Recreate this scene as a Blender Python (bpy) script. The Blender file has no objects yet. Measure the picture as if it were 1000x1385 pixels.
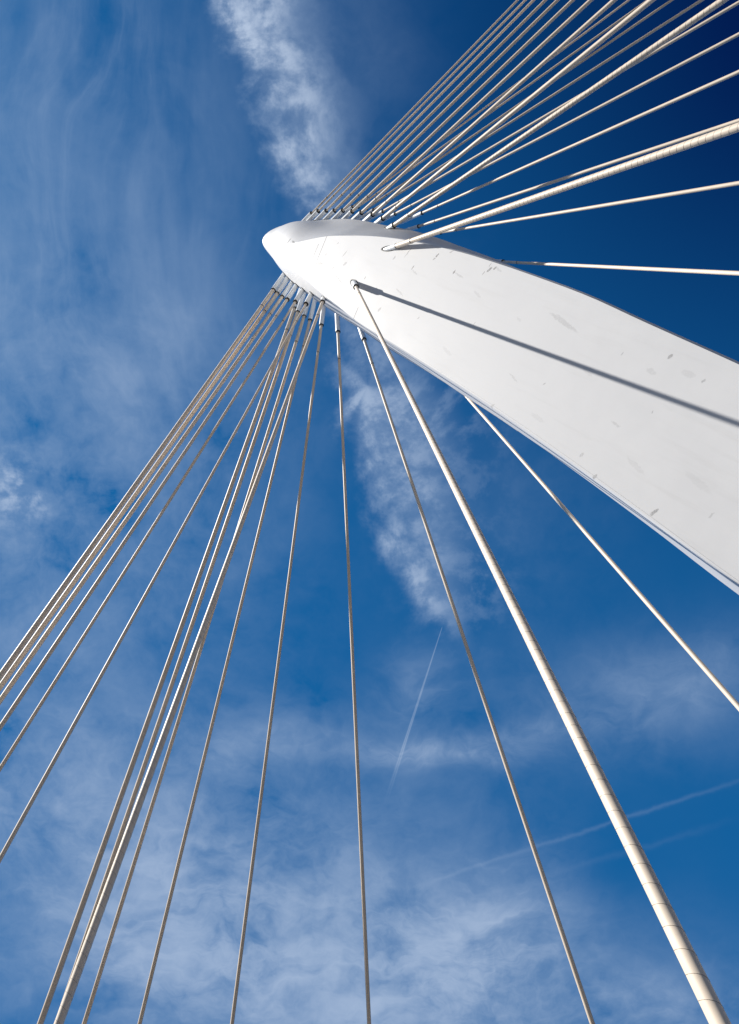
import bpy, math
import numpy as np
from mathutils import Vector, Matrix

# ------------------------------------------------------------------ camera
scene = bpy.context.scene
col = scene.collection
PITCH = math.radians(80.0)                      # looking almost straight up
cam_d = bpy.data.cameras.new('camera')
cam_d.sensor_fit = 'HORIZONTAL'
cam_d.sensor_width = 36.0
cam_d.lens = 36.0
cam_d.clip_start = 0.05
cam_d.clip_end = 20000.0
cam = bpy.data.objects.new('camera', cam_d)
cam.location = (0.0, 0.0, 1.6)
cam.rotation_euler = (math.radians(90.0) + PITCH, 0.0, 0.0)
col.objects.link(cam)
scene.camera = cam

# ------------------------------------------------------------------ light
SUN = Vector((-0.7494, -0.2417, 0.6164)).normalized()
SUN_ELEV = math.asin(SUN.z)
SUN_AZ = math.atan2(SUN.x, SUN.y)               # from +Y towards +X
sun_d = bpy.data.lights.new('sun', 'SUN')
sun_d.energy = 5.0
sun_d.angle = math.radians(0.53)
sun_d.color = (1.0, 0.955, 0.89)
sun = bpy.data.objects.new('sun', sun_d)
sun.rotation_euler = SUN.to_track_quat('Z', 'Y').to_euler()
sun.location = SUN * 200
col.objects.link(sun)

scene.render.engine = 'CYCLES'
vs = scene.view_settings
vs.view_transform = 'Standard'
vs.look = 'None'
vs.gamma = 1.0
vs.use_curve_mapping = False
vs.exposure = 0.53

SKY_STRENGTH = 0.075
SKY_GAMMA = 0.30
SKY_TINT = (0.08, 1.08, 2.55, 1)
POLE_TINT = (0.0, 0.03, 0.26, 1)
POLE2_TINT = (0.45, 0.50, 0.58, 1)
CLOUD = (3.0, 4.15, 6.0, 1)
CLOUD_THICK = (4.9, 5.9, 7.5, 1)
# centre x, y, radii, turn, amount (places in the sky as the photograph sees them)
VEIL = [(40, 700, 190, 240, 0, .56), (60, 1080, 280, 180, 0, .70), (330, 1000, 160, 60, 5, .30), (50, 380, 200, 240, 0, .24), (100, 60, 200, 150, 0, .10),
        (330, 1290, 300, 170, 0, .75), (640, 1350, 260, 150, 0, .85), (900, 1370, 160, 80, 0, .5), (250, 620, 170, 260, 10, .30),
        (420, 1150, 260, 120, 0, .32), (880, 940, 190, 90, 8, .30), (470, 80, 90, 150, 0, .14), (-250, 700, 220, 700, 0, .6), (500, 1750, 900, 260, 0, .6), (600, 1000, 200, 90, 0, .12), (720, 700, 120, 140, 0, .10)]
WISP = [(590, 1015, 110, 20, -4, .75), (340, 1000, 120, 32, 0, .40), (760, 985, 130, 20, 12, .35), (620, 1290, 180, 120, 20, .9), (250, 1200, 260, 150, 0, .6), (300, 1330, 260, 90, 0, .6), (900, 930, 160, 60, 14, .28), (560, 930, 60, 60, 0, .3)]
STREAK = [(170, 200, 170, 250, 0, .22), (60, 500, 170, 240, 0, .20), (260, 360, 90, 200, -10, .14), (620, 1300, 180, 120, 0, .3), (60, 60, 100, 160, 0, .12)]
CLEAR = [(850, 1165, 110, 85, 20, .97), (480, 740, 40, 150, 0, .3)]
PUFF = [(10, 665, 45, 50, 0, .7), (610, 640, 70, 170, 0, .22), (640, 800, 50, 70, 0, .22), (560, 560, 70, 70, 0, .22)]

# ------------------------------------------------------------------ node helper
class G:
    """tiny builder of shader node graphs"""
    def __init__(s, tree):
        s.t = tree; s.n = tree.nodes; s.l = tree.links
    def node(s, typ, **kw):
        nd = s.n.new(typ)
        for k, v in kw.items(): setattr(nd, k, v)
        return nd
    def put(s, sock, v):
        if isinstance(v, bpy.types.NodeSocket): s.l.new(v, sock)
        elif v is not None: sock.default_value = v
    def m(s, op, a, b=None, c=None, clamp=False):
        nd = s.node('ShaderNodeMath', operation=op, use_clamp=clamp)
        s.put(nd.inputs[0], a)
        if b is not None: s.put(nd.inputs[1], b)
        if c is not None: s.put(nd.inputs[2], c)
        return nd.outputs[0]
    def vm(s, op, a, b=None):
        nd = s.node('ShaderNodeVectorMath', operation=op)
        s.put(nd.inputs[0], a)
        if b is not None: s.put(nd.inputs[1], b)
        return nd.outputs['Value'] if op in ('DOT_PRODUCT', 'LENGTH', 'DISTANCE') else nd.outputs[0]
    def scale(s, a, f):
        nd = s.node('ShaderNodeVectorMath', operation='SCALE'); s.put(nd.inputs[0], a); s.put(nd.inputs['Scale'], f)
        return nd.outputs[0]
    def xyz(s, x, y, z=0.0):
        nd = s.node('ShaderNodeCombineXYZ')
        for i, v in enumerate((x, y, z)): s.put(nd.inputs[i], v)
        return nd.outputs[0]
    def sep(s, v):
        nd = s.node('ShaderNodeSeparateXYZ'); s.put(nd.inputs[0], v); return nd.outputs
    def noise(s, vec, scale, detail=4.0, rough=0.55, dist=0.0, color=False):
        nd = s.node('ShaderNodeTexNoise'); s.put(nd.inputs['Vector'], vec)
        nd.inputs['Scale'].default_value = scale; nd.inputs['Detail'].default_value = detail
        nd.inputs['Roughness'].default_value = rough; nd.inputs['Distortion'].default_value = dist
        return nd.outputs['Color' if color else 'Fac']
    def step(s, v, a, b, lo=0.0, hi=1.0):
        nd = s.node('ShaderNodeMapRange', interpolation_type='SMOOTHSTEP')
        s.put(nd.inputs['Value'], v); s.put(nd.inputs['From Min'], a); s.put(nd.inputs['From Max'], b)
        nd.inputs['To Min'].default_value = lo; nd.inputs['To Max'].default_value = hi
        return nd.outputs['Result']
    def curve(s, v, pts):
        """piecewise smooth function of v through pts"""
        x0, x1 = pts[0][0], pts[-1][0]
        ys = [p[1] for p in pts]; y0, y1 = min(ys), max(ys)
        nd = s.node('ShaderNodeFloatCurve')
        c = nd.mapping.curves[0]
        P = [((x - x0) / (x1 - x0), (y - y0) / (y1 - y0 or 1)) for x, y in pts]
        c.points[0].location = P[0]; c.points[1].location = P[-1]
        for p in P[1:-1]: c.points.new(*p)
        nd.mapping.update()
        t = s.m('DIVIDE', s.m('SUBTRACT', v, x0), x1 - x0, clamp=True)
        s.put(nd.inputs['Value'], t)
        return s.m('MULTIPLY_ADD', nd.outputs[0], (y1 - y0), y0)
    def mixc(s, f, a, b, mode='MIX'):
        nd = s.node('ShaderNodeMix', data_type='RGBA', blend_type=mode)
        s.put(nd.inputs[0], f); s.put(nd.inputs[6], a); s.put(nd.inputs[7], b)
        return nd.outputs[2]

# ------------------------------------------------------------------ sky
world = bpy.data.worlds.new('World')
scene.world = world
world.use_nodes = True
wt = world.node_tree
wt.nodes.clear()
g = G(wt)

def cloud_xy(px, py):
    """where a line of sight of the photograph meets the cloud sheet (height 1)"""
    a, b = (px - 500.0) / 1000.0, (692.5 - py) / 1000.0
    y = math.cos(PITCH) - b * math.sin(PITCH)
    z = math.sin(PITCH) + b * math.cos(PITCH)
    return a / z, -y / z

d = g.vm('NORMALIZE', g.node('ShaderNodeTexCoord').outputs['Generated'])
dx, dy, dz = g.sep(d)
zz = g.m('MAXIMUM', dz, 0.06)
qx = g.m('DIVIDE', dx, zz)
qy = g.m('MULTIPLY', g.m('DIVIDE', dy, zz), -1.0)
q = g.xyz(qx, qy, 0.0)

tex = g.node('ShaderNodeTexSky', sky_type='NISHITA')
tex.sun_disc = False
tex.sun_elevation = SUN_ELEV
tex.sun_rotation = SUN_AZ
tex.altitude = 0.0
tex.air_density = 1.0
tex.dust_density = 0.6
tex.ozone_density = 3.0
gam = g.node('ShaderNodeGamma'); g.l.new(tex.outputs[0], gam.inputs[0]); gam.inputs[1].default_value = SKY_GAMMA
sky_raw = gam.outputs[0]

# polarised, deep blue part of a clear sky away from the sun
pole = Vector((0.50, -0.42, 0.757)).normalized()
pd = g.m('ARCCOSINE', g.vm('DOT_PRODUCT', d, tuple(pole)))
fac = g.m('MULTIPLY', g.m('EXPONENT', g.m('MULTIPLY', g.m('POWER', g.m('DIVIDE', pd, 0.40), 2.0), -1.0)), 1.0)
deep = g.mixc(fac, (1.0, 1.0, 1.0, 1), POLE_TINT)
pole2 = Vector((0.25, -0.62, 0.74)).normalized()
pd2 = g.m('ARCCOSINE', g.vm('DOT_PRODUCT', d, tuple(pole2)))
fac2 = g.m('EXPONENT', g.m('MULTIPLY', g.m('POWER', g.m('DIVIDE', pd2, 0.75), 2.0), -1.0))
deep = g.mixc(1.0, deep, g.mixc(fac2, (1.0, 1.0, 1.0, 1), POLE2_TINT), 'MULTIPLY')
sky_c = g.mixc(1.0, g.mixc(1.0, sky_raw, SKY_TINT, 'MULTIPLY'), deep, 'MULTIPLY')

# ---- clouds
warp = g.vm('SUBTRACT', g.noise(q, 3.0, 3.0, 0.5, color=True), (0.5, 0.5, 0.5))
qs = g.vm('ADD', q, g.scale(warp, 0.10))
n_fine = g.noise(qs, 26.0, 7.0, 0.62)
n_mid = g.noise(qs, 9.0, 6.0, 0.6)
n_big = g.noise(qs, 3.2, 5.0, 0.55, 0.4)
streak = g.noise(g.vm('MULTIPLY', qs, (9.0, 2.0, 1.0)), 1.0, 5.0, 0.55, 0.35)

# long puffy trail crossing behind the head of the pylon
L_pts = [cloud_xy(*p) for p in [(650, 960), (602, 880), (552, 815), (504, 720), (470, 600), (452, 480), (436, 400), (404, 292), (380, 235), (352, 160), (338, 105), (292, 20), (270, -60)]]
R_pts = [cloud_xy(*p) for p in [(690, 960), (636, 870), (640, 790), (632, 700), (625, 600), (560, 480), (500, 400), (462, 292), (485, 235), (482, 160), (462, 105), (440, 20), (430, -60)]]
xl = g.curve(qy, [(b, a) for a, b in L_pts])
xr = g.curve(qy, [(b, a) for a, b in R_pts])
jit = g.m('MULTIPLY', g.m('SUBTRACT', n_mid, 0.5), 0.10)
jit2 = g.m('MULTIPLY', g.m('SUBTRACT', n_fine, 0.5), 0.06)
qxx = g.m('ADD', qx, g.m('ADD', jit, jit2))
rise = g.step(g.m('SUBTRACT', qxx, xl), -0.014, 0.042)
span = g.m('SUBTRACT', xr, xl)
fall = g.step(g.m('DIVIDE', g.m('SUBTRACT', qxx, xl), span), 0.45, 1.2, 1.0, 0.0)
b_end = cloud_xy(600, 905)[1]
ends = g.step(g.m('ADD', qy, g.m('MULTIPLY', jit, 0.8)), b_end, b_end + 0.10)
body = g.m('MULTIPLY', g.m('MULTIPLY', rise, fall), ends)
n_puff = g.noise(qs, 17.0, 5.0, 0.6)
vary = g.m('ADD', g.m('MULTIPLY', g.step(n_fine, 0.32, 0.64, 0.55, 1.05), g.step(n_puff, 0.34, 0.62, 0.74, 1.08)), g.m('MULTIPLY', g.m('SUBTRACT', n_mid, 0.5), 1.1))
along = g.curve(qy, [(cloud_xy(500, 960)[1], .45), (cloud_xy(500, 800)[1], .60), (cloud_xy(500, 600)[1], .58), (cloud_xy(500, 400)[1], .60), (cloud_xy(500, 250)[1], .75), (cloud_xy(500, 100)[1], .80), (cloud_xy(500, -80)[1], .9)])
trail = g.m('MULTIPLY', g.m('MULTIPLY', body, vary), along, clamp=True)

def blob(px, py, rx, ry, rot, amp):
    cx, cy = cloud_xy(px, py)
    x = g.m('SUBTRACT', g.sep(qs)[0], cx); y = g.m('SUBTRACT', g.sep(qs)[1], cy)
    c, s_ = math.cos(math.radians(rot)), math.sin(math.radians(rot))
    u = g.m('DIVIDE', g.m('ADD', g.m('MULTIPLY', x, c), g.m('MULTIPLY', y, s_)), rx / 1000.0)
    v = g.m('DIVIDE', g.m('SUBTRACT', g.m('MULTIPLY', y, c), g.m('MULTIPLY', x, s_)), ry / 1000.0)
    e = g.m('EXPONENT', g.m('MULTIPLY', g.m('ADD', g.m('MULTIPLY', u, u), g.m('MULTIPLY', v, v)), -1.0))
    return g.m('MULTIPLY', e, amp)

def total(socks):
    t = socks[0]
    for s_ in socks[1:]: t = g.m('ADD', t, s_)
    return t
veil = total([blob(*b) for b in VEIL])
wisp = total([blob(*b) for b in WISP])
open_ = total([blob(*b) for b in CLEAR])
def ridged(vec, scale, detail, power, dist=0.0):
    r_ = g.m('SUBTRACT', 1.0, g.m('ABSOLUTE', g.m('MULTIPLY_ADD', g.noise(vec, scale, detail, 0.6, dist), 4.0, -2.0)), clamp=True)
    return g.m('POWER', r_, power)
warp2 = g.vm('SUBTRACT', g.noise(q, 5.0, 4.0, 0.6, color=True), (0.5, 0.5, 0.5))
qw = g.vm('ADD', q, g.scale(warp2, 0.19))
v_tex = g.m('ADD', g.step(n_big, 0.28, 0.72, 0.20, 0.95), g.m('MULTIPLY', g.m('SUBTRACT', g.noise(qw, 7.0, 8.0, 0.62), 0.47), 2.7))
v_tex = g.m('ADD', v_tex, g.m('MULTIPLY', g.m('SUBTRACT', n_fine, 0.5), 0.7))
w_tex = g.m('ADD', g.m('MULTIPLY', ridged(g.vm('MULTIPLY', qw, (2.2, 5.0, 1.0)), 1.6, 7.0, 2.5), 0.9), g.m('MULTIPLY', g.step(g.noise(qw, 11.0, 7.0, 0.6), 0.42, 0.72), 0.55))
w_tex = g.m('ADD', w_tex, 0.10)
warp3 = g.vm('SUBTRACT', g.noise(q, 2.6, 1.5, 0.5, color=True), (0.5, 0.5, 0.5))
qv = g.vm('ADD', g.vm('ADD', q, g.scale(warp3, 0.30)), g.scale(warp2, 0.03))
fil = g.m('ADD', g.m('MULTIPLY', ridged(g.vm('MULTIPLY', qv, (8.0, 1.6, 1.0)), 1.0, 6.0, 4.0, 0.3), 0.55), g.step(streak, 0.46, 0.76))
strk = g.m('MULTIPLY', fil, total([blob(*b) for b in STREAK]))
cirrus = g.m('ADD', g.m('ADD', g.m('MULTIPLY', veil, v_tex), g.m('MULTIPLY', wisp, w_tex)), strk)
cirrus = g.m('MULTIPLY', g.m('MAXIMUM', cirrus, 0.0), g.m('SUBTRACT', 1.0, open_, clamp=True))
cirrus = g.m('MULTIPLY', g.m('SUBTRACT', 1.0, g.m('EXPONENT', g.m('MULTIPLY', cirrus, -1.3))), 0.95)
puff = g.m('MULTIPLY', g.step(n_fine, 0.44, 0.68), total([blob(*b) for b in PUFF]))

def contrail(a, b, width, amp, twin=0.0):
    (ax, ay), (bx, by) = cloud_xy(*a), cloud_xy(*b)
    L = math.hypot(bx - ax, by - ay); ux, uy = (bx - ax) / L, (by - ay) / L
    x = g.m('SUBTRACT', qx, ax); y = g.m('SUBTRACT', qy, ay)
    t = g.m('DIVIDE', g.m('ADD', g.m('MULTIPLY', x, ux), g.m('MULTIPLY', y, uy)), L)
    w = g.m('ABSOLUTE', g.m('ADD', g.m('SUBTRACT', g.m('MULTIPLY', x, uy), g.m('MULTIPLY', y, ux)),
                            g.m('MULTIPLY', g.m('SUBTRACT', n_fine, 0.5), width * (0.2 if twin else 4.0))))
    if twin:
        w = g.m('ABSOLUTE', g.m('SUBTRACT', w, g.m('MULTIPLY', t, twin)))
        ww = g.m('MULTIPLY_ADD', t, width * 1.6, width * 0.6)
    else: ww = width
    e = g.m('EXPONENT', g.m('MULTIPLY', g.m('POWER', g.m('DIVIDE', w, ww), 2.0), -1.0))
    f = g.m('MULTIPLY', g.step(t, 0.0, 0.02 if twin else 0.2), g.step(t, 0.6, 1.05, 1.0, 0.0))
    return g.m('MULTIPLY', g.m('MULTIPLY', e, f), amp)
lines = g.m('ADD', contrail((599, 846), (522, 1085), 0.0007, 0.42, 0.0016),
            contrail((530, 1210), (1090, 1027), 0.0035, 0.14))
lines = g.m('ADD', lines, contrail((690, 1200), (1010, 1105), 0.006, 0.05))

dens = g.m('SUBTRACT', 1.0, g.m('MULTIPLY', g.m('SUBTRACT', 1.0, trail, clamp=True),
        g.m('MULTIPLY', g.m('SUBTRACT', 1.0, g.m('MULTIPLY', cirrus, 0.9), clamp=True),
            g.m('MULTIPLY', g.m('SUBTRACT', 1.0, lines, clamp=True), g.m('SUBTRACT', 1.0, puff, clamp=True)))))
dens = g.m('MULTIPLY', dens, g.step(dz, 0.05, 0.3))
thick = g.step(dens, 0.35, 0.95)
cloud_c = g.mixc(thick, CLOUD, CLOUD_THICK)
final = g.mixc(g.m('MULTIPLY', dens, 0.90), sky_c, cloud_c)
bg = g.node('ShaderNodeBackground'); g.put(bg.inputs[0], final); bg.inputs[1].default_value = SKY_STRENGTH
g.l.new(bg.outputs[0], g.node('ShaderNodeOutputWorld').inputs[0])

# ------------------------------------------------------------------ object helpers
def link(name, data, parent=None):
    o = bpy.data.objects.new(name, data)
    col.objects.link(o)
    if parent is not None: o.parent = parent
    return o

def mesh_of(name, V, Fc, mat, smooth=True):
    me = bpy.data.meshes.new(name)
    V = np.asarray(V, dtype=np.float32)
    if isinstance(Fc, np.ndarray):
        k = Fc.shape[1]
        me.vertices.add(len(V)); me.vertices.foreach_set('co', V.ravel())
        me.loops.add(Fc.size); me.loops.foreach_set('vertex_index', Fc.astype(np.int32).ravel())
        me.polygons.add(len(Fc)); me.polygons.foreach_set('loop_start', np.arange(0, Fc.size, k, dtype=np.int32))
        me.update(calc_edges=True)
    else:
        me.from_pydata([tuple(v) for v in V.tolist()], [], Fc); me.update()
    me.validate()
    if smooth: me.polygons.foreach_set('use_smooth', [True] * len(me.polygons))
    me.materials.append(mat)
    return me

def material(name):
    m = bpy.data.materials.new(name); m.use_nodes = True
    gg = G(m.node_tree)
    return m, gg, m.node_tree.nodes['Principled BSDF']

# ------------------------------------------------------------------ materials
def painted(name, base, rough, coat=0.0, mottle=0.04, scale=3.0):
    m, k, b = material(name)
    tc = k.node('ShaderNodeTexCoord').outputs['Object']
    n = k.noise(tc, scale, 5.0, 0.6)
    c = k.mixc(k.step(n, 0.35, 0.7), tuple(x * (1 - mottle) for x in base) + (1,), tuple(min(1, x * (1 + mottle)) for x in base) + (1,))
    n4 = k.noise(k.vm('ADD', tc, (3.7, 1.1, 0.4)), scale * 6, 4.0, 0.65)
    c = k.mixc(k.step(n4, 0.55, 0.8, 0.0, mottle * 4), c, tuple(x * 0.55 for x in base) + (1,))
    k.put(b.inputs['Base Color'], c)
    b.inputs['Roughness'].default_value = rough
    b.inputs['Coat Weight'].default_value = coat
    b.inputs['Coat Roughness'].default_value = 0.12
    return m

M_SHEATH = painted('ivory_cable_sheath', (0.83, 0.70, 0.55), 0.52, 0.0, 0.05, 1.5)
M_TUBE = painted('ivory_lower_tube', (0.80, 0.69, 0.56), 0.5, 0.0, 0.05, 2.0)
M_RIB = painted('spiral_rib_grey', (0.16, 0.12, 0.09), 0.6)
M_SLEEVE = painted('white_sleeve_paint', (0.86, 0.89, 0.91), 0.42, 0.1, 0.03, 2.5)
M_RUBBER = painted('black_rubber', (0.025, 0.023, 0.022), 0.6)
M_BAND = painted('dark_steel_band', (0.20, 0.18, 0.16), 0.45)
M_BOLT = painted('dark_bolt', (0.06, 0.06, 0.06), 0.4)
M_SEAM = painted('seam_filler_grey', (0.33, 0.34, 0.36), 0.5)
M_SEAM_SOFT = painted('pale_seam_filler', (0.60, 0.60, 0.60), 0.5)

M_GROUND, k, b = material('dark_ground')
tc = k.node('ShaderNodeTexCoord').outputs['Object']
k.put(b.inputs['Base Color'], k.mixc(k.noise(tc, 0.4, 6.0, 0.6), (0.060, 0.050, 0.040, 1), (0.10, 0.082, 0.066, 1)))
b.inputs['Roughness'].default_value = 0.9

# ------------------------------------------------------------------ ground
gm = mesh_of('ground', [(-6000, -6000, 0), (6000, -6000, 0), (6000, 6000, 0), (-6000, 6000, 0)], [(0, 1, 2, 3)], M_GROUND, False)
ground = link('ground', gm); ground['kind'] = 'structure'

# ------------------------------------------------------------------ pylon
# the rounded head: station, upper edge, lower edge, thickness, middle of the thickness
HEAD = [
    (-3.027, -0.077, -0.079, 0.001, -1.492),
    (-3.026, -0.046, -0.092, 0.044, -1.492),
    (-3.020, -0.004, -0.111, 0.102, -1.494),
    (-3.010, 0.044, -0.132, 0.167, -1.497),
    (-2.995, 0.095, -0.155, 0.238, -1.502),
    (-2.975, 0.150, -0.179, 0.312, -1.508),
    (-2.948, 0.207, -0.204, 0.390, -1.516),
    (-2.917, 0.266, -0.230, 0.471, -1.526),
    (-2.879, 0.327, -0.257, 0.554, -1.538),
    (-2.784, 0.453, -0.312, 0.727, -1.567),
    (-2.665, 0.586, -0.373, 0.909, -1.605),
    (-2.518, 0.723, -0.437, 1.097, -1.650),
    (-2.344, 0.867, -0.502, 1.293, -1.708),
    (-2.142, 1.013, -0.570, 1.493, -1.771),
    (-1.911, 1.162, -0.641, 1.698, -1.843),
    (-1.650, 1.315, -0.717, 1.907, -1.924),
    (-1.360, 1.470, -0.799, 2.121, -2.012),
    (-1.039, 1.619, -0.886, 2.344, -2.090),
    (-0.686, 1.759, -0.977, 2.583, -2.140),
    (-0.303, 1.893, -1.069, 2.832, -2.170),
    (0.113, 2.021, -1.159, 3.059, -2.191),
    (0.561, 2.142, -1.245, 3.252, -2.204),
    (1.042, 2.261, -1.325, 3.430, -2.213),
    (1.556, 2.379, -1.399, 3.605, -2.216),
    (2.104, 2.490, -1.468, 3.772, -2.211),
    (2.685, 2.600, -1.531, 3.937, -2.206),
    (3.301, 2.711, -1.590, 4.085, -2.212),
    (3.951, 2.818, -1.645, 4.173, -2.209),
    (4.636, 2.923, -1.696, 4.198, -2.180),
    (5.356, 3.029, -1.743, 4.200, -2.141),
    (6.111, 3.131, -1.787, 4.200, -2.113),
    (6.903, 3.225, -1.828, 4.200, -2.102),
    (7.730, 3.316, -1.866, 4.200, -2.100),
]
ROUND_UP, ROUND_LO = 6.0, 15.0
# half outlines of the shell against distance from the head, metres
T_UP = [(-3, 2.0), (0, 2.2), (2, 2.53), (3.8, 2.85), (5.9, 3.14), (7.1, 3.27), (9.8, 3.46), (12.3, 3.64), (14.3, 3.68), (16.4, 3.65), (19.4, 3.6), (21.6, 3.49), (27, 3.1), (36, 2.45), (62, 1.0)]
T_LO = [(-3, -1.6), (0, -1.75), (2, -1.8), (5, -1.85), (7, -1.87), (10, -1.97), (13.5, -2.08), (16, -2.08), (19.8, -2.12), (24, -2.0), (30, -2.2), (36, -2.5), (62, -1.4)]
T_FU = [(-3, 0.3), (2, 0.3), (4.5, .8), (6.2, 1.3), (7.5, 1.66), (9.7, 2.11), (11.8, 2.48), (14.4, 2.82), (17.2, 3.04), (19.2, 3.16), (21.5, 3.21), (24, 3.21), (27, 3.15), (29, 3.01), (33, 2.76), (36, 2.55), (62, 1.0)]
T_FL = [(-3, -.6), (2, -.8), (6, -1.0), (8.6, -1.15), (11.4, -1.22), (14, -1.40), (18, -1.48), (22, -1.57), (25.6, -1.7), (33, -2.15), (36.3, -2.40), (45, -2.6), (62, -1.3)]
T_ML = [(-3, -1.2), (2, -1.4), (8, -1.5), (11.8, -1.54), (14.6, -1.66), (17.6, -1.77), (20.6, -1.95), (24.5, -2.07), (32.4, -2.55), (36, -2.86), (45, -2.9), (62, -1.5)]
SEAMS = [(7.65, -0.5, 1.75), (7.1, -0.5, 1.3, M_SEAM_SOFT, 0.02), (13.45, -1.5, -0.6, M_SEAM, 0.012), (31.4, 2.5, 3.2, M_SEAM_SOFT, 0.012)]
# marks on the paint: place, half length, half width, turn, darkness
STAINS = [
    (3.04, 0.57, 0.338, 0.062, 61.0, 0.9),
    (3.83, 0.7, 0.288, 0.069, -5.0, 0.8),
    (2.52, 0.13, 0.15, 0.045, 89.0, 0.6),
    (4.42, -0.43, 0.295, 0.072, 105.0, 0.55),
    (4.9, -0.15, 0.229, 0.044, 97.0, 0.4),
    (5.18, -0.66, 0.107, 0.054, 98.0, 0.4),
    (6.48, -0.52, 0.196, 0.032, 93.0, 0.4),
    (8.01, 0.23, 0.431, 0.109, 16.0, 0.55),
    (10.19, 1.24, 0.254, 0.037, 55.0, 0.6),
    (10.63, 0.8, 0.182, 0.074, 40.0, 0.45),
    (3.95, 0.24, 0.191, 0.055, -15.0, 0.4),
    (4.6, 0.28, 0.148, 0.044, 46.0, 0.4),
    (16.38, 1.87, 0.113, 0.039, 67.0, 0.8),
    (16.66, 1.72, 0.266, 0.039, -12.0, 0.25),
    (17.73, 2.73, 0.127, 0.042, 55.0, 0.8),
    (17.61, 2.54, 0.095, 0.033, 40.0, 0.6),
    (19.32, 2.33, 0.107, 0.04, 69.0, 0.8),
    (19.73, 2.28, 0.357, 0.04, -7.0, 0.25),
    (18.55, 3.06, 0.127, 0.051, 33.0, 0.4),
    (21.11, 2.7, 0.1, 0.038, 71.0, 0.5),
    (21.34, 2.89, 0.164, 0.057, 51.0, 0.75),
    (21.27, 3.07, 0.093, 0.03, 71.0, 0.5),
    (21.63, 3.02, 0.11, 0.041, 47.0, 0.7),
    (21.87, 3.01, 0.217, 0.056, -12.0, 0.2),
    (15.53, 2.4, 0.299, 0.026, 65.0, 0.6),
    (14.65, 1.97, 0.122, 0.054, 52.0, 0.5),
    (26.26, 2.08, 0.824, 0.084, -9.0, 0.22),
    (26.02, 2.17, 0.298, 0.068, -10.0, 0.15),
    (21.33, 1.86, 0.3, 0.058, -14.0, 0.15),
    (25.3, -0.37, 0.315, 0.035, -16.0, 0.18),
    (15.26, -0.42, 0.136, 0.068, 55.0, 0.5),
    (16.2, 0.67, 0.412, 0.044, -13.0, 0.25),
    (12.96, 0.6, 0.102, 0.047, 70.0, 0.6),
    (18.35, 0.02, 0.082, 0.042, 57.0, 0.5),
    (30.61, -1.94, 0.114, 0.046, 64.0, 0.5),
    (33.09, -1.93, 0.159, 0.064, 65.0, 0.6),
    (29.74, -1.55, 0.104, 0.053, 60.0, 0.3),
    (30.33, -0.18, 0.21, 0.046, -6.0, 0.2),
    (24.96, -1.65, 0.119, 0.054, 55.0, 0.35),
    (30.88, 2.3, 0.097, 0.051, 69.0, 0.55),
    (30.55, 1.69, 0.211, 0.089, -5.0, 0.15),
    (32.3, 2.0, 0.074, 0.042, 71.0, 0.4),
    (31.74, 2.03, 0.251, 0.099, 1.0, 0.12),
    (31.32, 0.62, 0.055, 0.022, 85.0, 0.4),
    (10.59, -0.01, 0.555, 0.02, -12.0, 0.7),
    (24.16, 1.59, 0.153, 0.054, -15.0, 0.12),
    (31.74, -1.02, 0.438, 0.088, -13.0, 0.1),
    (33.81, -0.58, 0.531, 0.109, -11.0, 0.08),
    (27.27, -1.2, 0.378, 0.084, -3.0, 0.1),
    (21.13, -0.65, 0.387, 0.079, -11.0, 0.12),
    (21.94, 0.77, 0.096, 0.031, 72.0, 0.35),
    (26.8, -0.07, 0.071, 0.027, 52.0, 0.35),
    (28.31, 0.88, 0.254, 0.064, -10.0, 0.12),
    (34.67, -1.19, 0.115, 0.04, 76.0, 0.25),
    (29.21, 1.85, 0.071, 0.031, 68.0, 0.35),
    (5.25, 0.19, 0.11, 0.038, 65.0, 0.5),
    (8.35, 0.82, 0.095, 0.036, 48.0, 0.5),
    (9.63, 0.35, 0.133, 0.045, 49.0, 0.4),
    (9.09, 1.58, 0.088, 0.03, 48.0, 0.6),
]
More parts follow.
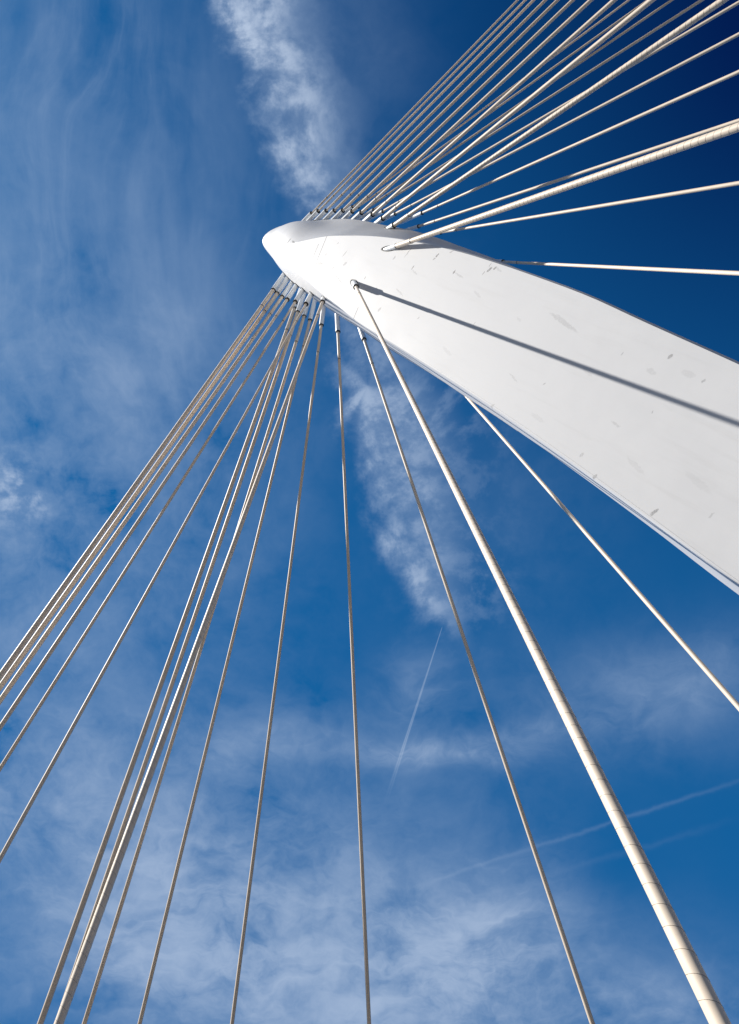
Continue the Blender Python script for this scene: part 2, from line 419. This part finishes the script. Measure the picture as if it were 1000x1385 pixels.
LABELS = {
 'F': ['thin white cable nearest the rounded head, first sleeve on the upper edge',
       'thin white cable in the second sleeve from the rounded head, upper edge',
       'white cable in the third sleeve from the rounded head, along the upper edge',
       'white cable in the fourth sleeve from the rounded head, along the upper edge',
       'white cable in the fifth sleeve from the rounded head, along the upper edge',
       'white cable in the sixth sleeve from the rounded head, along the upper edge',
       'white cable in the seventh sleeve from the rounded head, along the upper edge',
       'white cable in the eighth sleeve, third from last along the upper edge',
       'white ribbed cable in the ninth sleeve, last but one along the upper edge',
       'thick white ribbed cable in the last sleeve on the shaded upper edge',
       'thickest upper cable, white with spiral rib, from the broad face towards the right'],
 'B': ['thin cable from behind the pylon, leftmost at the top among the rear ones',
       'thin rear cable reaching the top edge just left of a thick ribbed cable',
       'thin rear cable, third from the left of those coming from behind the pylon',
       'thin rear cable, last one to leave through the top of the photo',
       'thin rear cable running beneath a thick ribbed one into the upper right corner',
       'thin rear cable, first one wholly below the upper right corner',
       'thin rear cable, second below the upper right corner, above the close pair',
       'slimmer upper cable of the close pair leaving at the right side',
       'single slim cable just below the thick ribbed one at the right side',
       'nearly level slim cable, lowest of those leaving right above the pylon'],
 'L': ['lower cable nearest the rounded head, outermost at the left, brown shaded underside',
       'second lower cable from the rounded head, tucked against the outermost one',
       'third lower cable from the rounded head, front row, with thin sunlit rim',
       'fourth lower cable from the rounded head, front row, shaded and slim',
       'fifth lower cable from the rounded head, front row, thin with wide gaps beside',
       'sixth front sleeve cable, crossing over its neighbours, then alone at the left',
       'grey white ribbed cable growing thick to the bottom left, from seventh front sleeve',
       'thickest white cable with spiral rib, from the broad face to the bottom right'],
 'M': ['first rear cable under the pylon, leftmost leaving through the bottom of the photo',
       'second rear cable under the pylon, running behind the thick grey white ribbed one',
       'third rear cable, shaded, leaving the bottom just right of the thick ribbed one',
       'fourth rear cable, leaning left, between two wider gaps at the bottom left',
       'fifth rear cable, slightly left leaning, left neighbour of the near vertical one',
       'near vertical slim cable in the middle, below the pylon',
       'slim cable leaning right, next left of the thickest cable at the bottom',
       'slim cable from behind the lower edge, the only one leaving right under the pylon'],
}
# local frame of the pylon: x down its axis from the head, y across it, z out of the broad face
TIP = Vector((-6.67, -8.6604, 49.8367))
AX = Vector((0.479156, 0.323562, -0.815915)).normalized()
NO = Vector((-0.776008, -0.278210, -0.566048)); NO = (NO - AX * NO.dot(AX)).normalized()
WI = NO.cross(AX).normalized()
FR = Matrix(((AX.x, WI.x, NO.x, TIP.x), (AX.y, WI.y, NO.y, TIP.y), (AX.z, WI.z, NO.z, TIP.z), (0, 0, 0, 1)))
S_BASE = -TIP.z / AX.z
BASE = TIP + AX * S_BASE

def interp(tab, s): return np.interp(s, [t[0] for t in tab], [t[1] for t in tab])
def smooth_tab(tab):
    """cubic through a table, sampled finely"""
    x = np.array([t[0] for t in tab], float); y = np.array([t[1] for t in tab], float)
    dlt = np.diff(y) / np.diff(x); m_ = np.zeros_like(y)
    m_[1:-1] = (dlt[:-1] * np.diff(x)[1:] + dlt[1:] * np.diff(x)[:-1]) / (np.diff(x)[1:] + np.diff(x)[:-1])
    m_[0] = dlt[0]; m_[-1] = dlt[-1]
    def f(s):
        s = min(max(s, x[0]), x[-1]); i = min(int(np.searchsorted(x, s, 'right')) - 1, len(x) - 2)
        h = x[i + 1] - x[i]; t = (s - x[i]) / h
        return ((2*t**3 - 3*t*t + 1) * y[i] + (t**3 - 2*t*t + t) * h * m_[i] + (-2*t**3 + 3*t*t) * y[i+1] + (t**3 - t*t) * h * m_[i+1])
    return f
f_fu = smooth_tab(T_FU); f_fl = smooth_tab(T_FL); f_up = smooth_tab(T_UP); f_lo = smooth_tab(T_LO); f_ml = smooth_tab(T_ML)
HD = np.array(HEAD)
S0 = float(HD[0, 0]); S_HEAD = float(HD[-1, 0])
def outline(s):
    """upper edge, lower edge, thickness and mid-thickness of the shell at station s"""
    if s <= S_HEAD:
        v = [float(np.interp(s, HD[:, 0], HD[:, i])) for i in (1, 2, 3, 4)]
    else:
        v = [f_up(s), f_lo(s), float(np.interp(s, [36, S_BASE], [4.2, 3.0])), 0]
        v[3] = -v[2] / 2
    return v

NPS = 14
def section(s):
    """closed outline of the shell at station s, corner by corner, in (y, z)"""
    up, lo, th, zc = outline(s)
    fr = zc + th / 2
    fu, fl, ml = f_fu(s), f_fl(s), f_ml(s)
    e_up, e_lo = up, lo                        # the rounded head keeps its own edges
    up = max(up, f_up(s)) + 0.04 * math.exp(-((s - 5.0) / 2.5) ** 2)
    cor = [(fu, fr), (fl, fr), (fl - 0.07, fr - 0.10), (ml, fr - 1.3), (lo, fr - 0.62 * th), (lo + 0.3, fr - 0.72 * th),
           ((up + lo) / 2, fr - th), (up - 0.35, fr - 0.58 * th), (up, fr - 0.46 * th), (fu + 0.07, fr - 0.10)]
    pts = []
    for i in range(len(cor)):
        a, b_ = np.array(cor[i]), np.array(cor[(i + 1) % len(cor)])
        n_ = NPS if i in (0, 3, 8, 2, 4, 5, 6, 7) else 2
        for j in range(n_): pts.append(a + (b_ - a) * j / n_)
    P = np.array(pts)
    # rounded head: pull the corners onto an ellipse
    cy, cz = (e_up + e_lo) / 2, fr - th / 2
    ay, az = (e_up - e_lo) / 2, th / 2
    ang = np.arctan2((P[:, 1] - cz) / az, (P[:, 0] - cy) / ay)
    E_ = np.stack([cy + ay * np.cos(ang), cz + az * np.sin(ang)], 1)
    # how round: upper ridge turns sharp early, the lower shoulder late
    low = np.clip((cy - P[:, 0]) / ay * 0.5 + 0.5, 0, 1)
    s_up, s_lo = ROUND_UP, ROUND_LO
    end = s_up + (s_lo - s_up) * low ** 1.2
    beg = -0.8 + 4.3 * low
    t = np.clip((s - beg) / (end - beg), 0, 1); kk = 1 - t * t * (3 - 2 * t)
    Q = P * (1 - kk[:, None]) + E_ * kk[:, None]
    return Q

stations = [float(v) for v in HD[1:, 0]]
stations += list(np.arange(stations[-1] + 0.3, 16, 0.3)) + list(np.arange(16, S_BASE + 0.6, 0.8))
rings = [section(s) for s in stations]
n_pt = len(rings[0])
V = [(s, p[0], p[1]) for s, r in zip(stations, rings) for p in r]
Fq = []
for i in range(len(stations) - 1):
    for j in range(n_pt):
        a, b_ = i * n_pt + j, i * n_pt + (j + 1) % n_pt
        Fq.append((a, b_, b_ + n_pt, a + n_pt))
tipc = rings[0].mean(0); V.append((S0, (HD[0, 1] + HD[0, 2]) / 2, HD[0, 4])); ti = len(V) - 1
for j in range(n_pt): Fq.append((ti, (j + 1) % n_pt, j))
Fq.append(tuple((len(stations) - 1) * n_pt + j for j in range(n_pt)))

# steel paint of the pylon with its stains, rain streaks and rubbed marks
M_PAINT, k, b = material('white_pylon_paint')
tc = k.node('ShaderNodeTexCoord').outputs['Object']
px_, py_, pz_ = k.sep(tc)
n1 = k.noise(k.vm('MULTIPLY', tc, (0.5, 0.5, 0.5)), 1.0, 6.0, 0.6)
down = k.xyz(k.m('MULTIPLY', px_, 0.25), k.m('MULTIPLY', py_, 3.2), k.m('MULTIPLY', pz_, 3.2))
n_run = k.noise(k.vm('ADD', down, k.scale(k.noise(tc, 1.2, 3.0, 0.5, color=True), 0.35)), 1.0, 6.0, 0.62)
base = k.mixc(k.step(n1, 0.3, 0.7), (0.76, 0.762, 0.768, 1), (0.80, 0.802, 0.806, 1))
base = k.mixc(k.step(n_run, 0.50, 0.80, 0.0, 0.30), base, (0.63, 0.625, 0.615, 1))
n2 = k.noise(tc, 14.0, 4.0, 0.6)
n3 = k.noise(tc, 1.7, 3.0, 0.5)
speck = k.m('MULTIPLY', k.step(n2, 0.69, 0.76), k.step(n3, 0.5, 0.62))
warpc = k.vm('ADD', tc, k.scale(k.vm('SUBTRACT', k.noise(tc, 8.0, 5.0, 0.65, color=True), (0.5, 0.5, 0.5)), 0.16))
wx, wy, wz = k.sep(warpc)
marks = k.m('MULTIPLY', speck, 0.35)
for (sx, sy, rl, rw, turn, amt) in STAINS:
    c, s_ = math.cos(math.radians(turn)), math.sin(math.radians(turn))
    x = k.m('SUBTRACT', wx, sx); y = k.m('SUBTRACT', wy, sy)
    u = k.m('DIVIDE', k.m('ADD', k.m('MULTIPLY', x, c), k.m('MULTIPLY', y, s_)), rl)
    v = k.m('DIVIDE', k.m('SUBTRACT', k.m('MULTIPLY', y, c), k.m('MULTIPLY', x, s_)), rw)
    r2 = k.m('ADD', k.m('MULTIPLY', u, u), k.m('MULTIPLY', v, v))
    marks = k.m('MAXIMUM', marks, k.step(r2, 0.45, 1.3, amt, 0.0))
front = k.step(pz_, -3.0, -2.0)
marks = k.m('MULTIPLY', k.m('MULTIPLY', marks, front), k.step(n2, 0.3, 0.55, 0.5, 1.0))
k.put(b.inputs['Base Color'], k.mixc(marks, base, (0.16, 0.155, 0.15, 1)))
k.put(b.inputs['Roughness'], k.step(n1, 0.3, 0.7, 0.55, 0.62))
b.inputs['Specular IOR Level'].default_value = 0.28
b.inputs['Coat Weight'].default_value = 0.05
b.inputs['Coat Roughness'].default_value = 0.22
bump = k.node('ShaderNodeBump'); bump.inputs['Strength'].default_value = 0.06; bump.inputs['Distance'].default_value = 0.02
k.put(bump.inputs['Height'], k.noise(tc, 0.9, 2.0, 0.5)); k.l.new(bump.outputs[0], b.inputs['Normal'])

pylon = link('bridge_pylon', None)
pylon.location = BASE
pylon['label'] = 'tall white leaning steel pylon with a rounded head and broad flat face'
pylon['category'] = 'bridge pylon'
inv = Matrix.Translation(-BASE)
sm = mesh_of('steel_shell', V, Fq, M_PAINT)
shell = link('steel_shell', sm, pylon)
shell.matrix_local = inv @ FR
# crisp ridges where plates meet
es = sm.attributes.new('sharp_edge', 'BOOLEAN', 'EDGE')
fl_ = np.zeros(len(sm.edges), dtype=bool)
sm.calc_loop_triangles() if False else None
pn = [p.normal.copy() for p in sm.polygons]
ek = {}
for p in sm.polygons:
    for e in p.edge_keys: ek.setdefault(e, []).append(p.index)
for e in sm.edges:
    f2 = ek.get(e.key, [])
    if len(f2) == 2 and pn[f2[0]].dot(pn[f2[1]]) < math.cos(math.radians(12)): fl_[e.index] = True
es.data.foreach_set('value', fl_)

def strip(name, pts, nrm, width, height, mat):
    """thin raised bead along pts (pylon coordinates)"""
    P = np.array(pts, float); Nn = np.array(nrm, float); Nn /= np.linalg.norm(Nn, axis=1)[:, None]
    T = np.gradient(P, axis=0); T /= np.linalg.norm(T, axis=1)[:, None]
    S = np.cross(T, Nn); S /= np.linalg.norm(S, axis=1)[:, None]
    V_ = []; F_ = []
    for p, n_, s_ in zip(P, Nn, S):
        V_ += [p - s_ * width / 2 - n_ * .02, p - s_ * width / 2 + n_ * height, p + s_ * width / 2 + n_ * height, p + s_ * width / 2 - n_ * .02]
    m_ = len(P)
    for i in range(m_ - 1):
        for j in range(4):
            a, b_ = i * 4 + j, i * 4 + (j + 1) % 4
            F_.append((a, b_, b_ + 4, a + 4))
    F_ += [(3, 2, 1, 0), tuple((m_ - 1) * 4 + j for j in range(4))]
    o = link(name, mesh_of(name, V_, F_, mat, False), pylon)
    o.matrix_local = inv @ FR
    return o

def cross_seam(s, y0, y1, mat=M_SEAM, width=0.03):
    """weld bead across the broad face, following the surface of the shell"""
    r = section(s)
    idx = [j for j in range(n_pt) if y0 <= r[j][0] <= y1 and (j <= NPS + 4 + NPS or j > n_pt - NPS - 3) and r[j][1] > -1.9]
    idx.sort(key=lambda j: r[j][0])
    pts, nr = [], []
    for j in idx:
        t = r[(j + 1) % n_pt] - r[j - 1]
        pts.append((s, r[j][0], r[j][1])); nr.append((0, -t[1], t[0]) if (-t[1] * 0 + t[0]) > 0 or True else 0)
    nr = [(a, b_, c) if (b_ * (p[1] - (outline(s)[0] + outline(s)[1]) / 2) + c * (p[2] - outline(s)[3])) > 0 else (a, -b_, -c) for (a, b_, c), p in zip(nr, pts)]
    if len(pts) > 2: strip('weld_seam', pts, nr, width, 0.006, mat)
for a in SEAMS: cross_seam(*a)
# long seams beside the lower edge
ss = np.arange(19.0, S_BASE - 1, 0.6)
strip('weld_seam', [(s, f_fl(s) + 0.06, 0.0) for s in ss], [(0, 0, 1)] * len(ss), 0.010, 0.003, M_SEAM_SOFT)
ss = np.arange(9.0, 26, 0.5)
strip('weld_seam', [(s, f_ml(s), 0.0 - 1.3) for s in ss], [(0, -1, 0.2)] * len(ss), 0.05, 0.012, M_SEAM)

# ------------------------------------------------------------------ stay cables
def frame_of(dv):
    dv = np.array(dv); a = np.cross(dv, (0, 0, 1.0)); a /= np.linalg.norm(a); return a, np.cross(a, dv)

def tube_mesh(name, d, t0, t1, r0, r1, mat, n=20, cap=True, inner=None):
    """round tube along d; the end faces have vertices of their own so that the side stays smooth"""
    a, b_ = frame_of(d); th = np.arange(n) * 2 * math.pi / n
    ring = np.outer(np.cos(th), a) + np.outer(np.sin(th), b_)
    d = np.array(d)
    R = lambda t, r: ring * r + d * t
    V_ = [R(t0, r0), R(t1, r1)]
    F_ = [(j, (j + 1) % n, n + (j + 1) % n, n + j) for j in range(n)]
    flat = []
    if inner is not None:
        V_ += [R(t0, inner), R(t0, r0), R(t1, r1), R(t1, inner)]
        for k_ in (2, 4):
            for j in range(n):
                flat.append(len(F_)); F_.append((k_ * n + j, k_ * n + (j + 1) % n, (k_ + 1) * n + (j + 1) % n, (k_ + 1) * n + j))
    elif cap:
        V_ += [R(t0, r0), R(t1, r1)]
        flat += [len(F_), len(F_) + 1]
        F_ += [tuple(2 * n + j for j in range(n - 1, -1, -1)), tuple(3 * n + j for j in range(n))]
    me = mesh_of(name, np.concatenate(V_), F_, mat)
    for i_ in flat: me.polygons[i_].use_smooth = False
    return me

def helix_mesh(name, d, t0, t1, r, pitch, bead, mat, seg=10):
    a, b_ = frame_of(d); d = np.array(d)
    m_ = int((t1 - t0) / pitch * seg) + 1
    t = t0 + np.arange(m_) * pitch / seg
    ph = 2 * math.pi * (t - t0) / pitch
    out = np.outer(np.cos(ph), a) + np.outer(np.sin(ph), b_)
    c = np.outer(t, d)
    V_ = np.stack([c + out * (r * 0.97) - d * bead * 1.1, c + out * (r + bead * 0.9), c + out * (r * 0.97) + d * bead * 1.1], 1).reshape(-1, 3)
    i = np.arange(m_ - 1)[:, None] * 3
    q1 = i + np.array([[0, 1, 4, 3]]); q2 = i + np.array([[1, 2, 5, 4]])
    return mesh_of(name, V_, np.concatenate([q1, q2]).astype(np.int32), mat, False)

# fan, foot in the pylon, far end at the ground, diameter, sleeve length, pitch of the spiral, ribbed length
CABLES = [
    ('F', (-4.159, -10.012, 50.944), (60.904, -59.078, 2.114), 0.103, 0.76, 0.113, 22.9),
    ('F', (-3.782, -9.957, 50.402), (55.74, -52.707, 0.0), 0.107, 0.9, 0.117, 22.9),
    ('F', (-3.273, -9.787, 49.62), (54.288, -51.262, 0.0), 0.119, 0.95, 0.13, 22.6),
    ('F', (-2.706, -9.64, 48.77), (55.696, -51.793, 0.0), 0.134, 0.89, 0.148, 22.2),
    ('F', (-2.177, -9.52, 48.162), (47.571, -43.483, 0.0), 0.141, 0.92, 0.156, 22.4),
    ('F', (-1.596, -9.336, 47.453), (41.021, -36.701, 0.0), 0.144, 0.95, 0.158, 22.6),
    ('F', (-1.01, -9.126, 46.546), (33.921, -29.351, 0.0), 0.154, 0.95, 0.169, 23.1),
    ('F', (-0.341, -8.842, 45.489), (27.73, -22.998, 0.0), 0.158, 0.99, 0.174, 23.9),
    ('F', (0.301, -8.449, 44.063), (24.149, -18.333, 0.0), 0.174, 0.88, 0.191, 24.8),
    ('F', (0.907, -7.775, 42.017), (23.668, -15.148, 0.0), 0.188, 0.74, 0.207, 25.6),
    ('F', (0.948, -6.21, 38.189), (17.975, -5.716, 0.0), 0.21, 0.77, 0.231, 25.3),
    ('B', (-1.691, -9.983, 48.961), (63.549, -44.446, 0.0), 0.094, 0.9, 0.104, 24.3),
    ('B', (-1.329, -9.884, 48.416), (59.393, -39.633, -0.0), 0.098, 0.9, 0.107, 24.6),
    ('B', (-0.85, -9.605, 47.622), (66.481, -42.661, 0.0), 0.109, 0.9, 0.12, 24.7),
    ('B', (-0.399, -9.444, 46.925), (49.491, -29.619, 0.0), 0.112, 0.9, 0.123, 25.5),
    ('B', (0.232, -9.255, 45.967), (32.844, -17.944, 0.0), 0.114, 0.9, 0.125, 27.2),
    ('B', (0.914, -8.924, 44.869), (30.128, -14.646, 0.0), 0.115, 0.9, 0.126, 26.4),
    ('B', (2.299, -8.578, 42.8), (25.355, -10.455, 0.0), 0.117, 0.9, 0.129, 24.9),
    ('B', (2.12, -7.94, 42.733), (25.938, -7.884, 0.0), 0.125, 0.9, 0.138, 25.0),
    ('B', (3.162, -7.399, 41.038), (22.516, -3.266, 0.0), 0.124, 0.9, 0.136, 24.1),
    ('B', (5.695, -5.364, 36.564), (14.827, 0.941, 0.0), 0.114, 0.9, 0.125, 21.9),
    ('L', (-5.253, -6.9, 50.385), (-20.91, 28.111, 0.0), 0.211, 2.53, 0.285, 36.7),
    ('L', (-4.927, -6.655, 49.819), (-24.534, 33.102, -0.0), 0.208, 2.32, 0.281, 35.9),
    ('L', (-4.587, -6.339, 49.197), (-22.75, 31.015, 0.0), 0.183, 2.29, 0.247, 36.1),
    ('L', (-4.239, -6.023, 48.212), (-18.869, 26.845, 0.0), 0.153, 2.36, 0.206, 36.8),
    ('L', (-3.76, -5.63, 47.007), (-21.753, 32.783, 0.0), 0.131, 1.8, 0.177, 36.3),
    ('L', (-3.187, -5.237, 45.676), (-14.134, 24.559, 0.0), 0.119, 1.81, 0.161, 38.6),
    ('L', (-2.392, -4.881, 43.881), (-6.118, 16.145, 0.0), 0.155, 1.61, 0.209, 41.4),
    ('L', (-0.756, -4.819, 39.841), (3.264, 6.545, 0.0), 0.149, 1.07, 0.201, 41.0),
    ('M', (-4.282, -6.01, 50.56), (-17.616, 46.363, 0.0), 0.217, 2.15, 0.293, 45.4),
    ('M', (-3.992, -5.915, 50.116), (-18.873, 52.101, 0.0), 0.206, 2.27, 0.278, 45.1),
    ('M', (-3.559, -5.663, 49.398), (-21.266, 63.891, 0.0), 0.184, 2.15, 0.249, 45.0),
    ('M', (-3.326, -5.133, 48.818), (-17.272, 66.179, 0.0), 0.169, 1.78, 0.228, 44.0),
    ('M', (-2.719, -4.843, 47.845), (-9.117, 64.652, -0.0), 0.156, 1.86, 0.211, 42.6),
    ('M', (-1.909, -4.198, 46.416), (2.257, 56.594, 0.0), 0.156, 1.72, 0.211, 40.8),
    ('M', (-0.572, -3.111, 44.049), (13.417, 39.402, 0.0), 0.157, 1.22, 0.212, 38.9),
    ('M', (3.497, -0.523, 37.199), (10.876, 12.142, 0.0), 0.115, 1.9, 0.156, 28.7),
]

ORD = ['first', 'second', 'third', 'fourth', 'fifth', 'sixth', 'seventh', 'eighth', 'ninth', 'tenth', 'eleventh']
GROUPS = {'F': 'stay cables along the upper edge of the pylon', 'B': 'stay cables rising from behind the pylon',
          'L': 'front row of stay cables below the pylon', 'M': 'rear row of stay cables below the pylon'}
def label_of(gk, i):
    return LABELS[gk][i]
count = {}
for gk, p0, p1, dia, sl, pitch, vis in CABLES:
    i = count.get(gk, 0); count[gk] = i + 1
    p0 = Vector(p0); p1 = Vector(p1); d = (p1 - p0).normalized(); L = (p1 - p0).length
    root = link('stay_cable', None)
    root.location = p0
    root['label'] = label_of(gk, i); root['category'] = 'bridge cable'; root['group'] = GROUPS[gk]
    r = dia / 2; rs = max(1.45 * r, 0.10 if gk == 'B' else 0.138)
    if gk == 'F' and i == 10: rs = 0.118
    near = (gk == 'L' and i >= 6) or (gk == 'F' and i >= 9)
    ring_end = sl + (1.5 if gk in 'FB' else 2.0)
    dv = tuple(d)
    link('anchor_sleeve', tube_mesh('anchor_sleeve', dv, -1.3, sl, rs, rs, M_SLEEVE, 24, inner=r * 1.05), root)
    link('collar_ring', tube_mesh('collar_ring', dv, sl - .02, sl + .04, rs * 1.05, rs * 1.03, M_RUBBER, 24, inner=r * 0.9), root)
    link('lower_tube', tube_mesh('lower_tube', dv, sl - .2, ring_end, r * 1.10, r * 1.10, M_TUBE, 20, inner=r * 0.9), root)
    link('clamp_band', tube_mesh('clamp_band', dv, ring_end - .02, ring_end + .02, r * 1.16, r * 1.16, M_BAND, 20, inner=r * 0.9), root)
    link('sheath', tube_mesh('sheath', dv, ring_end - .3, L, r, r, M_SHEATH, 40 if near else 20, cap=False), root)
    link('spiral_rib', helix_mesh('spiral_rib', dv, ring_end + .05, min(vis, L), r, pitch, dia * (0.018 if near else (0.007 if gk in 'FB' else 0.011)), M_RIB, 24 if near else 10), root)
    if gk in 'FL' and (gk == 'L' or i > 1):
        a, b_ = frame_of(dv)
        for q_ in range(4):
            an = q_ * math.pi / 2 + .5
            o_ = a * math.cos(an) + b_ * math.sin(an)
            me = tube_mesh('bolt', tuple(o_), rs * .98, rs * 1.08, .016, .016, M_BOLT, 8)
            bo = link('bolt', me, root); bo.location = d * (sl - .17)

# dark gaskets where the sleeves pass through the steel
deps = bpy.context.evaluated_depsgraph_get()
bpy.context.view_layer.update()
sh_inv = shell.matrix_world.inverted()
for gk, p0, p1, dia, sl, pitch, vis in CABLES:
    p0 = Vector(p0); d = (Vector(p1) - p0).normalized(); rs = max(1.45 * dia / 2, 0.10 if gk == 'B' else 0.138)
    if gk == 'F' and p0.z < 42: rs = 0.118
    start = p0 + d * 3.0
    lo_ = sh_inv @ start; ld = (sh_inv.to_3x3() @ -d).normalized()
    ok, hitp, nrm, _ = shell.ray_cast(lo_, ld, distance=8.0)
    if not ok: continue
    # elliptical ring lying on the surface
    t = hitp
    proj = []
    a, b_ = frame_of(tuple(d)); n = 28
    lnrm = nrm.normalized(); ldir = -ld
    den = ldir.dot(lnrm)
    if den < 0.05: continue
    den = max(den, 0.22)
    la = sh_inv.to_3x3() @ Vector(a); lb = sh_inv.to_3x3() @ Vector(b_)
    V_, F_ = [], []
    for rr, hh in ((rs * 1.0, -.02), (rs * 1.0, .03), (rs * 1.2, .03), (rs * 1.2, -.06)):
        for j in range(n):
            an = j * 2 * math.pi / n
            off = (la * math.cos(an) + lb * math.sin(an)) * rr
            off = off - ldir * (off.dot(lnrm) / den)
            # stay close to the curved shell
            V_.append(tuple(t + off + lnrm * hh))
    for q_ in range(3):
        for j in range(n):
            F_.append((q_ * n + j, q_ * n + (j + 1) % n, (q_ + 1) * n + (j + 1) % n, (q_ + 1) * n + j))
    o = link('sleeve_gasket', mesh_of('sleeve_gasket', V_, F_, M_RUBBER, False), pylon)
    o.matrix_local = inv @ FR
